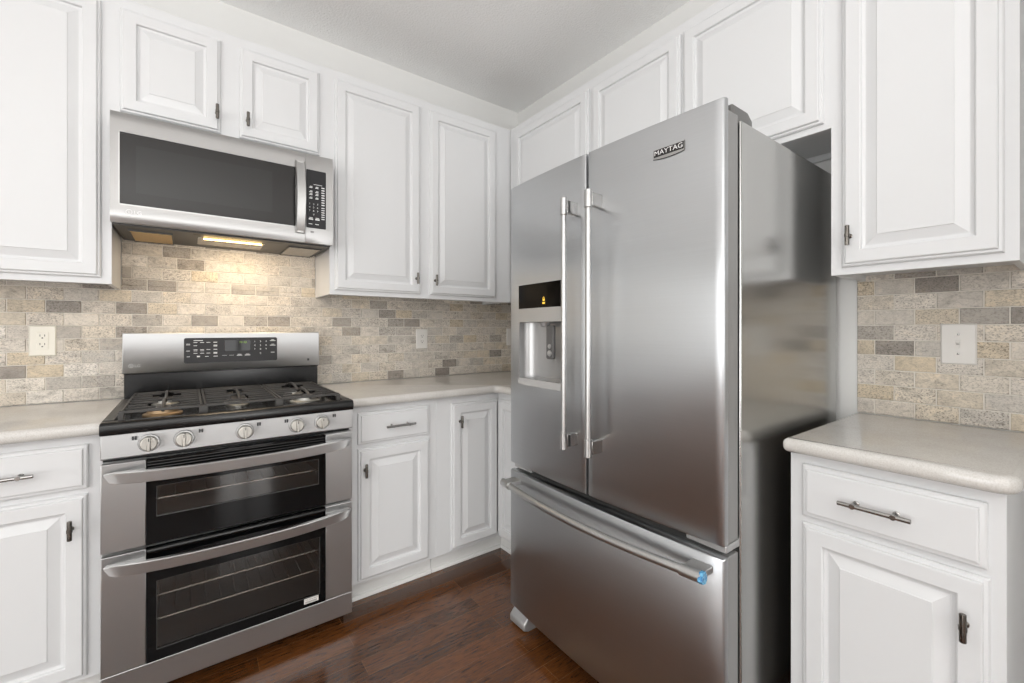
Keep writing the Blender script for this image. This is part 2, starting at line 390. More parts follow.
# ------------------------------------------------------------------ cabinets
T = 0.020
DOOR_RINGS = [(0.0, 0.0), (0.0, -0.0075), (0.0035, -0.0115), (0.0090, -0.0122), (0.0105, -0.0185), (0.013, -0.020),
              (0.0465, -0.020), (0.049, -0.0185), (0.0505, -0.0100), (0.057, -0.0085), (0.060, -0.0085), (0.086, -0.0172), (0.0875, -0.0190)]
DRAWER_RINGS = [(0.0, 0.0), (0.0, -0.010), (0.004, -0.0130), (0.0105, -0.0138), (0.0125, -0.0190), (0.0155, -0.020)]
def knob_bm(x, y, z):
    k = MB(); k.lathe([(0.0035, 0), (0.0075, 0.0), (0.0075, 0.003), (0.0045, 0.005), (0.0042, 0.022)], (x, y, z), 'Y', 14)
    k.lathe([(0.0045, -0.030), (0.0058, -0.0290), (0.0060, -0.028), (0.0060, -0.005), (0.0072, -0.0045), (0.0072, 0.0045), (0.0060, 0.005), (0.0060, 0.028), (0.0058, 0.029), (0.0045, 0.030)], (x, y-0.0245, z), 'Z', 16)
    return k
def pull_bm(x, y, z, L=0.138, sp=0.076):
    k = MB()
    for sx in (-1, 1): k.lathe([(0.004, 0), (0.0068, 0.0), (0.0068, 0.003), (0.0048, 0.005), (0.0046, 0.022), (0.0060, 0.024), (0.0060, 0.036)], (x+sx*sp/2, y, z), 'Y', 14)
    k.lathe([(0.0042, -L/2), (0.0055, -L/2+0.001), (0.0055, L/2-0.001), (0.0042, L/2)], (x, y-0.030, z), 'X', 16)
    return k
def door(root, yf, x0, z0, w, h, knob=None, lab=None):
    d = MB().panel(x0, z0, w, h, [(i, yf+y) for i, y in DOOR_RINGS]).build('door', CAB, root, smooth=True, ang=12)
    if knob: knob_bm(knob[0], yf-T+0.0005, knob[1]).build('knob', KNOBM, d)
    return d
def drawer(root, yf, x0, z0, w, h, pull=None):
    d = MB().panel(x0, z0, w, h, [(i, yf+y) for i, y in DRAWER_RINGS]).build('drawer', CAB, root, smooth=True, ang=12)
    if pull: pull_bm(pull[0], yf-T+0.0005, pull[1]).build('handle', NICKEL, d)
    return d
def frame(m, x0, x1, z0, z1, yf, openings):
    """face frame slab: front plane at yf, 19 mm thick, with real stiles and rails round the openings"""
    xs = sorted(set([x0, x1]+[o[0] for o in openings]+[o[1] for o in openings])); zs = sorted(set([z0, z1]+[o[2] for o in openings]+[o[3] for o in openings]))
    def solid(i, j):
        if i < 0 or j < 0 or i >= len(xs)-1 or j >= len(zs)-1: return False
        cx, cz = (xs[i]+xs[i+1])/2, (zs[j]+zs[j+1])/2
        return not any(o[0] < cx < o[1] and o[2] < cz < o[3] for o in openings)
    yb = yf+0.019
    for i in range(len(xs)-1):
        for j in range(len(zs)-1):
            if not solid(i, j): continue
            a, b, c, d = xs[i], xs[i+1], zs[j], zs[j+1]
            m.add([(a, yf, c), (b, yf, c), (b, yf, d), (a, yf, d)], [(0, 1, 2, 3)])
            m.add([(a, yb, c), (b, yb, c), (b, yb, d), (a, yb, d)], [(3, 2, 1, 0)])
            if not solid(i-1, j): m.add([(a, yf, c), (a, yf, d), (a, yb, d), (a, yb, c)], [(0, 1, 2, 3)])
            if not solid(i+1, j): m.add([(b, yf, c), (b, yb, c), (b, yb, d), (b, yf, d)], [(0, 1, 2, 3)])
            if not solid(i, j-1): m.add([(a, yf, c), (a, yb, c), (b, yb, c), (b, yf, c)], [(0, 1, 2, 3)])
            if not solid(i, j+1): m.add([(a, yf, d), (b, yf, d), (b, yb, d), (a, yb, d)], [(0, 1, 2, 3)])
    bm = bmesh.new(); vs = [bm.verts.new(p) for p in m.v]
    for f in m.f: bm.faces.new([vs[i] for i in f])
    bmesh.ops.remove_doubles(bm, verts=bm.verts, dist=1e-5); bm.verts.index_update()
    o = MB(); o.add([v.co for v in bm.verts], [tuple(v.index for v in f.verts) for f in bm.faces]); bm.free(); return o
def carcass(m, x0, x1, z0, z1, yb, yf, lift=0.0, lm=0):
    p = 0.016
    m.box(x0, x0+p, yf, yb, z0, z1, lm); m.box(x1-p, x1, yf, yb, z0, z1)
    m.box(x0+p, x1-p, yf, yb, z1-p, z1); m.box(x0+p, x1-p, yf, yb, z0+lift, z0+lift+p); m.box(x0+p, x1-p, yb-0.006, yb, z0+lift+p, z1-p)
    return m
def wall_cabinet(label, x0, x1, z0, z1, doors, loc_wall, rotz, group='white wall cabinets', D=0.30, rail=False):
    """x0..x1 along the wall seen from the front; loc_wall maps local origin"""
    r = thing('wall_cabinet', label, 'cabinet', loc_wall, rotz, group)
    W = x1-x0; H = z1-z0; yf = -D
    carcass(MB(), 0.0005, W-0.0005, 0, H, -0.001, yf+0.019, 0.018).build('carcass', CAB, r, bev=0.0008, seg=1)
    ops = [(d[0]+0.014, d[0]+d[2]-0.014, d[1]+0.014, d[1]+d[3]-0.014) for d in doors]
    frame(MB(), 0, W, 0, H, yf, ops).build('face_frame', CAB, r)
    if rail: MB().box(0.016, W-0.016, -0.020, -0.001, -0.004, 0.018).build('hanging_rail', CAB, r, bev=0.001)
    for d in doors: door(r, yf, *d)
    return r
ZB, ZT = 1.379, 2.465
DZ0, DZ1 = 1.401-ZB, 2.422-ZB
# stove wall, left to right (local x measured from each cabinet's left end)
x0 = -0.72
wall_cabinet('white wall cabinet left of the microwave, its door cut by the picture edge', x0, -0.226, ZB, ZT, [(0.03, DZ0, -0.254-x0-0.03, DZ1-DZ0, (0.06, 0.10))], (x0, YW, ZB), 0)
x0 = -0.226; zb = 1.9955
wall_cabinet('short white two-door wall cabinet directly above the microwave', x0, 0.549, zb, ZT,
             [(-0.203-x0, 2.032-zb, 0.316, 2.422-2.032, (0.100-x0, 2.107-zb)), (0.179-x0, 2.032-zb, 0.323, 2.422-2.032, (0.209-x0, 2.107-zb))], (x0, YW, zb), 0)
x0 = 0.549
wall_cabinet('tall white two-door wall cabinet between microwave and corner', x0, 1.6295, ZB, ZT,
             [(0.571-x0, DZ0, 0.444, DZ1-DZ0, (0.988-x0, 1.483-ZB)), (1.072-x0, DZ0, 0.441, DZ1-DZ0, (1.099-x0, 1.480-ZB))], (x0, YW, ZB), 0)
# fridge wall (local x runs towards the camera: world y = loc.y - local x)
y0 = 2.195
wall_cabinet('white corner wall cabinet on the fridge wall, behind the fridge top', 0, y0-1.508, ZB, ZT, [(0.058, DZ0, 0.615, DZ1-DZ0, (0.64, 0.10))], (XW, y0, ZB), RW, D=0.2934)
y0 = 1.508; zb = 1.846
wall_cabinet('white two-door wall cabinet right above the refrigerator', 0, y0-0.495, zb, ZT,
             [(y0-1.496, 1.866-zb, 0.482, 2.422-1.866, (0.46, 0.07)), (y0-1.000, 1.866-zb, 0.486, 2.422-1.866, (0.54, 0.07))], (XW, y0, zb), RW, D=0.2934, rail=True)
y0 = 0.495
wall_cabinet('white single-door wall cabinet over the light switch, right of the refrigerator', 0, y0-0.107, ZB, ZT,
             [(y0-0.465, DZ0, 0.334, DZ1-DZ0, (0.053, 1.492-ZB))], (XW, y0, ZB), RW, D=0.2934)

def base_cabinet(label, W, loc, rotz, drawers, doors, D=0.583, lm=0):
    r = thing('base_cabinet', label, 'cabinet', loc, rotz, 'white base cabinets'); yf = -D
    m = carcass(MB(), 0.0005, W-0.0005, 0.105, ZC0-0.001, -0.001, yf+0.019, lm=lm)
    m.build('carcass', [CAB, GAPDARK], r, bev=0.0008, seg=1)
    ops = [(d[0]+0.014, d[0]+d[2]-0.014, d[1]+0.014, d[1]+d[3]-0.014) for d in drawers+doors]
    frame(MB(), 0.0005, W-0.0005, 0.100, ZC0-0.001, yf, ops).build('face_frame', CAB, r, bev=0.0006, seg=1)
    m = MB().box(0.001, W-0.001, yf+0.058, yf+0.070, 0.0, 0.105)
    m.prism([(yf+0.058, 0.0), (yf+0.058, 0.018), (yf+0.053, 0.017), (yf+0.049, 0.011), (yf+0.048, 0.0)], 0.001, W-0.001, 'X')
    m.build('toe_kick', CABIN, r, bev=0.0008, seg=1)
    for d in drawers: drawer(r, yf, *d)
    for d in doors: door(r, yf, *d)
    return r
YB = YW-0.583                     # face frame plane of the stove-wall base cabinets (1.917)
x0 = -0.66
base_cabinet('white base cabinet with drawer left of the gas range', -0.2165-x0, (x0, YW, 0), 0,
             [(0.05, 0.708, -0.251-x0-0.05, 0.138, (-0.431-x0, 0.777))], [(0.05, 0.115, -0.253-x0-0.05, 0.574, (-0.288-x0, 0.592))])
x0 = 0.5485
base_cabinet('white base cabinet with drawer between the range and the corner', 0.972-x0, (x0, YW, 0), 0,
             [(0.593-x0, 0.708, 0.337, 0.138, (0.776-x0, 0.777))], [(0.593-x0, 0.115, 0.337, 0.574, (0.620-x0, 0.598))])
y0 = 0.503
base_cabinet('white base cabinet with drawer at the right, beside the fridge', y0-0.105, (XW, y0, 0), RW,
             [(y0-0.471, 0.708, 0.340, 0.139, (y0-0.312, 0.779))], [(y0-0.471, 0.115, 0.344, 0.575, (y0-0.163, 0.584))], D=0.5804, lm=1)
# L-shaped corner base cabinet with a folding pair of doors
r = thing('corner_cabinet', 'white corner base cabinet with folded door pair beside the fridge', 'cabinet', (0, 0, 0), 0, 'white base cabinets')
XB = XW-0.5804; ye = 1.475
m = MB()
m.prism([(0.9725, YW-0.001), (0.9725, YB+0.019), (XB+0.019, YB+0.019), (XB+0.019, ye), (XW-0.001, ye), (XW-0.001, YW-0.001)], 0.105, ZC0-0.001)
m.build('carcass', CAB, r, bev=0.0008, seg=1)
m = MB(); m.box(0.9725, 1.052, YB, YB+0.019, 0.1, ZC0-0.001); m.box(1.052, XB+0.019, YB, YB+0.019, 0.824, ZC0-0.001); m.box(1.052, XB+0.019, YB, YB+0.019, 0.1, 0.128)
m.box(XB, XB+0.019, ye, 1.628, 0.1, ZC0-0.001); m.box(XB, XB+0.019, 1.628, YB, 0.824, ZC0-0.001); m.box(XB, XB+0.019, 1.628, YB, 0.1, 0.128)
m.build('face_frame', CAB, r, bev=0.0012)
m = MB(); m.box(0.9735, XB+0.07, YB+0.058, YB+0.070, 0, 0.105); m.box(XB+0.058, XB+0.070, ye, YB+0.07, 0, 0.105)
m.prism([(YB+0.058, 0.0), (YB+0.058, 0.018), (YB+0.053, 0.017), (YB+0.049, 0.011), (YB+0.048, 0.0)], 0.9735, XB+0.06, 'X')
m.prism([(XB+0.058, 0.0), (XB+0.058, 0.018), (XB+0.053, 0.017), (XB+0.049, 0.011), (XB+0.048, 0.0)], ye, YB+0.06, 'Y')
m.build('toe_kick', CABIN, r, bev=0.0008, seg=1)
door(r, YB, 1.051, 0.115, 0.2798, 0.724, (1.094, 0.750))
d = MB().panel(0, 0.115, 0.2798, 0.724, [(i, y) for i, y in DOOR_RINGS])
d.v = [(XB+y, 1.9045-x, z) for x, y, z in d.v]
d.build('door', CAB, r, smooth=True, ang=12)

# ------------------------------------------------------------------ worktops
def worktop(label, poly, rounded):
    """poly: plan outline (ccw); rounded: indices of the edges that get the bullnose"""
    bm = bmesh.new(); vs = [bm.verts.new((x, y, ZC0)) for x, y in poly]; f = bm.faces.new(vs)
    ex = bmesh.ops.extrude_face_region(bm, geom=[f]); top = [e for e in ex['geom'] if isinstance(e, bmesh.types.BMVert)]
    for v in top: v.co.z = ZC1
    es = []
    n = len(poly)
    for e in bm.edges:
        a, b = e.verts
        if abs(a.co.z-b.co.z) > 1e-5: continue
        for k in rounded:
            p, q = poly[k], poly[(k+1) % n]
            for s, t in ((p, q), (q, p)):
                if abs(a.co.x-s[0])+abs(a.co.y-s[1])+abs(b.co.x-t[0])+abs(b.co.y-t[1]) < 1e-5: es.append(e)
    bmesh.ops.bevel(bm, geom=list(set(es)), offset=0.016, segments=5, profile=0.5, affect='EDGES')
    bmesh.ops.recalc_face_normals(bm, faces=bm.faces)
    me = bpy.data.meshes.new('worktop'); bm.to_mesh(me); bm.free(); me.materials.append(STONE)
    me.polygons.foreach_set('use_smooth', [True]*len(me.polygons)); me.set_sharp_from_angle(angle=math.radians(40))
    o = bpy.data.objects.new('worktop', me); C.objects.link(o); return tag(o, label, 'countertop', 'stone worktops')
def arc(cx, cy, r, a0, a1, n=6): return [(cx+r*math.cos(math.radians(a0+(a1-a0)*k/n)), cy+r*math.sin(math.radians(a0+(a1-a0)*k/n))) for k in range(n+1)]
YF, XF = 1.872, 1.303
worktop('pale speckled stone worktop left of the gas range', [(-0.68, YF), (-0.2165, YF), (-0.2165, YW-0.0095), (-0.68, YW-0.0095)], [0])
worktop('L-shaped pale stone worktop running into the corner behind the fridge', [(0.5485, YF), (XF-0.03, YF)]+arc(XF-0.03, YF-0.03, 0.03, 90, 0)[1:-1]+[(XF, YF-0.03), (XF, 1.475), (XW-0.0095, 1.475), (XW-0.0095, YW-0.0095), (0.5485, YW-0.0095)], list(range(0, 8)))
pl = arc(XF+0.010, 0.510-0.010, 0.010, 90, 180)+arc(XF+0.04, 0.083+0.04, 0.04, 180, 270)
poly = [(XW-0.0095, 0.510)]+pl+[(XW-0.0095, 0.083)]
worktop('pale stone worktop on the right under the light switch', poly, list(range(0, len(poly)-1)))

# ------------------------------------------------------------------ outlets and switches
def plate(m, w, h, y=0.0, t=0.0055):
    m.panel(-w/2, -h/2, w, h, [(0, 0), (0, -0.002), (0.004, -t), (0.006, -t)])
def outlet(label, x, z, mtl, wall):
    r = thing('power_outlet', label, 'outlet', (x, YW-0.0090, z), 0, 'wall power outlets')
    m = MB(); plate(m, 0.076, 0.120); m.build('cover_plate', mtl, r, smooth=False)
    f = MB().panel(-0.0165, -0.0335, 0.033, 0.067, [(0, -0.005), (0, -0.0068), (0.001, -0.0072)]).build('receptacle', mtl, r, smooth=False)
    s = MB()
    for dz in (0.017, -0.017):
        s.box(-0.0075, -0.0055, -0.0075, -0.007, dz, dz+0.008); s.box(0.0055, 0.0075, -0.0075, -0.007, dz, dz+0.0075)
        s.lathe([(0.0026, 0), (0.0026, 0.0006)], (0, -0.007, dz-0.006), 'Y', 10)
    s.build('slot', SLOT, f)
    return r
outlet('cream wall outlet on the tiles left of the range', -0.4575, 1.1645, OUTLETM, 0)
outlet('white wall outlet on the tiles between range and fridge', 1.164, 1.151, OUTLETW, 0)
r = thing('light_switch', 'white switch plate on the stove wall tiles, half hidden by the fridge', 'switch', (1.852, YW-0.0090, 1.158), 0, 'light switches')
m = MB(); plate(m, 0.074, 0.120); m.build('cover_plate', OUTLETW, r, smooth=False)
MB().panel(-0.0165, -0.0335, 0.033, 0.067, [(0, -0.005), (0, -0.0068), (0.002, -0.0078)]).build('rocker', OUTLETW, r, smooth=False)
r = thing('light_switch', 'white toggle light switch on the tiles over the right worktop', 'switch', (XW-0.0090, 0.2495, 1.164), RW, 'light switches')
m = MB(); plate(m, 0.080, 0.126); m.build('cover_plate', OUTLETW, r, smooth=False)
m = MB().box(-0.005, 0.005, -0.007, -0.005, -0.012, 0.012); m.prism([(-0.006, -0.004), (-0.006, 0.006), (-0.017, 0.0105), (-0.017, 0.0045)], -0.0035, 0.0035, 'X'); m.build('toggle', OUTLETW, r, bev=0.0006)
for dz in (0.03, -0.03): MB().lathe([(0.0032, 0), (0.0032, 0.0008), (0.0022, 0.0014)], (0, -0.0054, dz), 'Y', 12).build('screw', NICKEL, r)

# ------------------------------------------------------------------ gas range with two ovens
XR = 0.1655; YO = 2.478
R = thing('gas_range', 'stainless steel gas range with two oven doors and five knobs', 'stove', (XR, YO, 0))
hw = 0.3785; yd = 1.825-YO                       # door front plane (local)
m = MB()
m.box(-hw, hw, yd+0.045, -0.004, 0.075, 0.880)
bodyo = MB()
# body with two open oven cavities
cx0, cx1 = -0.30, 0.30
bodyo.box(-hw, cx0, yd+0.045, -0.004, 0.075, 0.880); bodyo.box(cx1, hw, yd+0.045, -0.004, 0.075, 0.880)
for z0, z1 in ((0.075, 0.135), (0.44, 0.565), (0.745, 0.880)): bodyo.box(cx0, cx1, yd+0.045, -0.004, z0, z1)
bodyo.box(cx0, cx1, -0.06, -0.004, 0.135, 0.44); bodyo.box(cx0, cx1, -0.06, -0.004, 0.565, 0.745)
bodyo.build('body', BLACKP, R, smooth=False)
for z0, z1 in ((0.136, 0.439), (0.566, 0.744)):
    c = MB(); e = 0.001
    a, b, f, k = cx0+e, cx1-e, yd+0.046, -0.061
    c.add([(a, f, z0), (b, f, z0), (b, k, z0), (a, k, z0), (a, f, z1), (b, f, z1), (b, k, z1), (a, k, z1)], [(0, 1, 2, 3), (7, 6, 5, 4), (3, 2, 6, 7), (0, 3, 7, 4), (2, 1, 5, 6)])
    c.build('oven_cavity', CAVITY, R, smooth=False)
for zr in (0.235, 0.315, 0.640):
    k = MB(); f, bk = yd+0.06, -0.075
    k.tube([(cx0+0.012, f, zr), (cx1-0.012, f, zr)], 0.0035, 8); k.tube([(cx0+0.012, bk, zr), (cx1-0.012, bk, zr)], 0.003, 8)
    k.tube([(cx0+0.012, f, zr), (cx0+0.012, bk, zr)], 0.003, 8); k.tube([(cx1-0.012, f, zr), (cx1-0.012, bk, zr)], 0.003, 8)
    for j in range(1, 13):
        xx = cx0+0.012+(cx1-cx0-0.024)*j/13; k.tube([(xx, f, zr+0.003), (xx, bk, zr+0.003)], 0.0018, 6)
    k.build('oven_rack', RACKM, R)
for sx in (-1, 1):
    for sy in (yd+0.12, -0.10):
        MB().lathe([(0.018, 0), (0.018, 0.012), (0.010, 0.016), (0.010, 0.076)], (sx*(hw-0.05), sy, 0), 'Z', 14).build('levelling_foot', BLACKP, R)
MB().box(-hw+0.01, hw-0.01, yd+0.09, yd+0.10, 0.012, 0.075).build('kick_plate', BLACKP, R)
# doors: stainless sides and a black glass centre with a real window
gx0, gx1 = -0.106-XR, 0.441-XR
def oven_door(z0, z1, gz0, gz1, wz0, wz1, wx0, wx1):
    d = MB(); yb = yd+0.040
    if gz0 > z0+0.005: d.box(-hw, hw, yd, yb, z0, gz0)
    d.box(-hw, gx0, yd, yb, gz0, z1); d.box(gx1, hw, yd, yb, gz0, z1)
    d.box(gx0-0.001, gx1+0.001, yd+0.02, yb, z1-0.006, z1-0.0015)
    do = d.build('oven_door', STEEL, R, bev=0.0022, seg=2)
    g = MB(); e = 0.0006; ygf = yd-0.0006; yb = yd+0.018+0.002
    xa, xb = gx0+e, gx1-e; za, zb = gz0+e, z1-0.001
    g.box(xa, wx0, ygf, yb-0.002, za, zb); g.box(wx1, xb, ygf, yb-0.002, za, zb); g.box(wx0, wx1, ygf, yb-0.002, za, wz0); g.box(wx0, wx1, ygf, yb-0.002, wz1, zb)
    go = g.build('glass_panel', BLACKG, do, smooth=False)
    MB().box(wx0, wx1, ygf+0.004, ygf+0.008, wz0, wz1).build('window_pane', PANE, do, smooth=False)
    k = MB()                                            # slim bright trim round the window
    for a, b, c, f in ((wx0, wx1, wz0, wz0+0.0022), (wx0, wx1, wz1-0.0016, wz1), (wx0, wx0+0.0016, wz0, wz1), (wx1-0.0016, wx1, wz0, wz1)): k.box(a, b, ygf+0.002, ygf+0.0045, c, f)
    k.build('window_trim', DARKGREY, do, smooth=False)
    return do
D1 = oven_door(0.514, 0.7905, 0.514, 0.7905, 0.600, 0.700, -0.080-XR, 0.416-XR)
D2 = oven_door(0.046, 0.503, 0.132, 0.503, 0.166, 0.392, -0.080-XR, 0.420-XR)
k = MB()
for j in range(4): k.tube([(gx0+0.004, yd-0.001, 0.752+0.0095*j), (gx1-0.004, yd-0.001, 0.752+0.0095*j)], 0.0026, 8)
k.build('vent_trim', BLACKE, D1)
MB().tube([(gx0+0.002, yd+0.003, 0.492), (gx1-0.002, yd+0.003, 0.492)], 0.0095, 12).build('vent_trim', BLACKE, D2)
k = MB().box(0.362-XR, 0.414-XR, yd-0.0012, yd-0.0004, 0.146, 0.166)
k.build('sticker', OUTLETW, D2, smooth=False)
k = MB().text('CAUTION HOT', txm(0.366-XR, yd-0.0013, 0.158), 0.0065, 0.0001); 
for j in range(2): k.box(0.366-XR, 0.408-XR, yd-0.0014, yd-0.0012, 0.149+0.0035*j, 0.1505+0.0035*j)
k.build('sticker_print', LEGDARK, D2, smooth=False)
def oven_handle(parent, zc):
    hh = 0.0185; n = 28; L = 0.367; path = []
    prof = [(0.005, -hh+0.004), (0.006, hh-0.001), (-0.008, hh), (-0.0105, hh-0.003), (-0.0085, -hh+0.002), (-0.006, -hh)]
    pts = []
    for i in range(n+1):
        t = -1+2*i/n; x = L*t; bow = 0.014+0.046*(1-abs(t)**2.6)
        pts.append((x, yd-bow))
    vs = []; fs = []; np_ = len(prof)
    for i, (x, y) in enumerate(pts):
        a = pts[max(0, i-1)]; b = pts[min(n, i+1)]; dx, dy = b[0]-a[0], b[1]-a[1]; l = math.hypot(dx, dy); nx, ny = -dy/l, dx/l
        t = -1+2*i/n; taper = 1.0 if abs(t) < 0.93 else 1.0-0.22*(abs(t)-0.93)/0.07
        for u, z in prof:
            slant = 0.012*max(0, (abs(t)-0.9)/0.1)*(1 if z < 0 else 0)
            vs.append((x+nx*u-(slant if t > 0 else -slant), y+ny*u, zc+z*taper+0.004*(abs(t)**4)))
    for i in range(n):
        for k in range(np_):
            a = i*np_+k; b = i*np_+(k+1) % np_; fs.append((a, a+np_, b+np_, b))
    fs.append(tuple(range(np_))); fs.append(tuple(n*np_+k for k in range(np_)))
    h = MB(); h.add(vs, fs)
    for sx, gx in ((-1, gx0), (1, gx1)):
        pl = [(sx*0.366, yd+0.001), (gx, yd+0.001)]
        for j in range(7):
            x = gx+(sx*0.366-gx)*j/6; pl.append((x, yd-0.010-0.046*(1-abs(x/L)**2.6)))
        if sx > 0: pl = pl[::-1]
        h.prism(pl, zc+0.004, zc+0.016, 'Z')
    return h.build('handle', STEEL, parent, smooth=True, ang=30)
oven_handle(D1, 0.748); oven_handle(D2, 0.4635)
# control panel with five knobs
cp = MB().prism([(yd-0.001, 0.8055), (yd-0.004, 0.8095), (yd-0.001, 0.881), (yd+0.045, 0.881), (yd+0.045, 0.8055)], -hw, hw, 'X').build('control_panel', STEEL, R, bev=0.0015)
for kx in (-0.098, -0.008, 0.166, 0.3355, 0.4255):
    x = kx-XR; z = 0.8445; yk = yd-0.0035
    MB().lathe([(0.0285, 0.0), (0.0285, 0.002), (0.0265, 0.004), (0.0215, 0.0045)], (x, yk, z), 'Y', 28).build('knob_bezel', SILVER, R)
    k = MB().lathe([(0.0215, 0.003), (0.0235, 0.006), (0.0225, 0.018), (0.0200, 0.0205)], (x, yk, z), 'Y', 28)
    k.panel(x-0.0055, z-0.0225, 0.011, 0.045, [(0, yk-0.018), (0.0006, yk-0.030), (0.002, yk-0.0315)])
    ko = k.build('knob', BURNAL, R, bev=0.0006, seg=1)
    MB().box(x-0.0011, x+0.0011, yk-0.0322, yk-0.0312, z+0.009, z+0.019).build('pointer', SLOT, ko)
for lx in (-0.140, 0.032, 0.204, 0.294, 0.4665):
    k = MB(); k.box(lx-XR-0.001, lx-XR+0.013, yd-0.0042, yd-0.0022, 0.8640, 0.8648)
    for a in range(2):
        for b in range(2): k.box(lx-XR+a*0.007, lx-XR+a*0.007+0.005, yd-0.0045, yd-0.0025, 0.858+b*0.0064, 0.8645+b*0.0055)
    k.build('burner_legend', LEGDARK, cp, smooth=False)
# cooktop
k = MB(); yf = yd-0.016; yb = 2.40-YO
k.prism([(yf+0.004, 0.8815), (yf, 0.889), (yf, 0.906), (yf+0.004, 0.916), (yf+0.014, 0.9205), (yf+0.045, 0.9205), (yf+0.055, 0.912), (yf+0.055, 0.8815)], -hw-0.002, hw+0.002, 'X')
k.box(-hw-0.002, -hw+0.028, yf+0.055, yb, 0.8815, 0.9205); k.box(hw-0.028, hw+0.002, yf+0.055, yb, 0.8815, 0.9205)
k.box(-hw+0.028, hw-0.028, yb-0.012, yb, 0.8815, 0.9205); k.box(-hw+0.028, hw-0.028, yf+0.055, yb-0.012, 0.8815, 0.904)
k.build('cooktop', BLACKE, R, bev=0.003, seg=3)
MB().box(-hw+0.003, -hw+0.022, yf+0.06, yb-0.002, 0.9206, 0.9212).add([], []).build('side_trim', DARKGREY, R, smooth=False)
MB().box(hw-0.022, hw-0.003, yf+0.06, yb-0.002, 0.9206, 0.9212).build('side_trim', DARKGREY, R, smooth=False)
def burner(x, y, r, ringmat, oval=1.0):
    z = 0.904
    b = MB().lathe([(r*1.25, 0.0), (r*1.25, 0.006), (r*1.0, 0.010), (r*0.95, 0.020), (r*0.6, 0.021)], (x, y, z), 'Z', 28)
    b.v = [(vx, y+(vy-y)*oval, vz) for vx, vy, vz in b.v]
    o = b.build('burner', ringmat, R)
    c = MB().lathe([(r*0.86, 0.021), (r*0.88, 0.025), (r*0.80, 0.029), (r*0.3, 0.031)], (x, y, z), 'Z', 28)
    c.v = [(vx, y+(vy-y)*oval, vz) for vx, vy, vz in c.v]
    c.build('burner_cap', IRON, o)
gy0, gy1 = yf+0.068, yb-0.022; gym = (gy0+gy1)/2; q = (gy1-gy0)/4
LXC, RXC = -0.235, 0.235
burner(LXC, gy0+q, 0.046, BRASS); burner(LXC, gy1-q, 0.036, BURNAL); burner(RXC, gy0+q, 0.046, BURNAL); burner(RXC, gy1-q, 0.034, BURNAL); burner(0, gym, 0.036, BURNAL, 2.6)
def bar(k, p, q_, w=0.0080, h=0.009):
    p = Vector(p); q_ = Vector(q_); d = (q_-p).normalized(); s = Vector((-d.y, d.x, 0)); u = Vector((0, 0, 1))
    vs = [p-s*w/2-u*h, p+s*w/2-u*h, p+s*w/2, p-s*w/2, q_-s*w/2-u*h, q_+s*w/2-u*h, q_+s*w/2, q_-s*w/2]
    k.add(vs, [(0, 1, 2, 3), (7, 6, 5, 4), (0, 4, 5, 1), (1, 5, 6, 2), (2, 6, 7, 3), (3, 7, 4, 0)])
def grate(x0, x1, centre):
    k = MB(); z = 0.946
    bar(k, (x0, gy0, z), (x1, gy0, z)); bar(k, (x0, gy1, z), (x1, gy1, z)); bar(k, (x0, gy0, z), (x0, gy1, z)); bar(k, (x1, gy0, z), (x1, gy1, z))
    xm = (x0+x1)/2; bar(k, (x0, gym, z), (x1, gym, z))
    for j in [1, 2, 3, 5, 6, 7]:
        y = gy0+(gy1-gy0)*j/8
        near = min(abs(y-(gy0+q)), abs(y-(gy1-q)))
        gap = 0.045 if near < 0.03 and not centre else 0.020
        if centre: gap = 0.028 if abs(y-gym) < 0.16 else 0.0
        if gap == 0.0: bar(k, (x0, y, z), (x1, y, z), 0.006, 0.007)
        else: bar(k, (x0, y, z), (xm-gap, y, z), 0.006, 0.007); bar(k, (xm+gap, y, z), (x1, y, z), 0.006, 0.007)
    for px in (x0, x1):
        for py in (gy0, gym, gy1): k.box(px-0.007, px+0.007, py-0.007, py+0.007, 0.9055, z-0.004)
    for c in ((gy0+q, gy1-q) if not centre else (gym,)):
        pts = []
        for j in range(13):
            t = -1+2*j/12; pts.append((xm, c+t*q*0.96, z-0.010+0.020*(1-t*t)))
        k.tube(pts, 0.0058, 8)
    k.build('grate', IRON, R, bev=0.0012, seg=1)
grate(-hw+0.042, -0.125, False); grate(-0.113, 0.113, True); grate(0.125, hw-0.042, False)
# backguard
k = MB(); yg = 2.386-YO
k.prism([(yb, 0.905), (yb, 1.022), (yg+0.004, 1.022), (yg+0.004, 1.036), (-0.004, 1.036), (-0.004, 0.80), (yb+0.001, 0.80)], -hw+0.004, hw-0.004, 'X')
k.build('riser', BLACKE, R, bev=0.002)
bgo = MB().prism([(yg-0.002, 1.030), (yg, 1.026), (yg+0.02, 1.026), (yg+0.03, 1.036), (-0.004, 1.036), (-0.004, 1.188), (yg+0.012, 1.1955), (yg+0.006, 1.1955), (yg+0.003, 1.192)], -hw, hw, 'X').build('backguard', STEEL, R, bev=0.0015)
def ybg(z): return yg-0.002+0.005*(z-1.03)/0.162
k = MB(); px0, px1, pz0, pz1 = -0.011-XR, 0.352-XR, 1.060, 1.1715
pol = rpoly(px0, px1, pz0, pz1, 0.008)
n = len(pol); k.add([(a, ybg(b)-0.0012, b) for a, b in pol]+[(a, ybg(b)+0.004, b) for a, b in pol], [tuple(range(n))]+[(i, (i+1) % n, (i+1) % n+n, i+n) for i in range(n)])
dsp = k.build('display_panel', KEYPAD, bgo, smooth=False)
k = MB()
def lg(x, z, w_, h=0.0022): k.box(px0+x, px0+x+w_, ybg(z)-0.0016, ybg(z)-0.001, z, z+h)
for zz in (1.148, 1.144): lg(0.008, zz-0.004, 0.014, 0.0016)
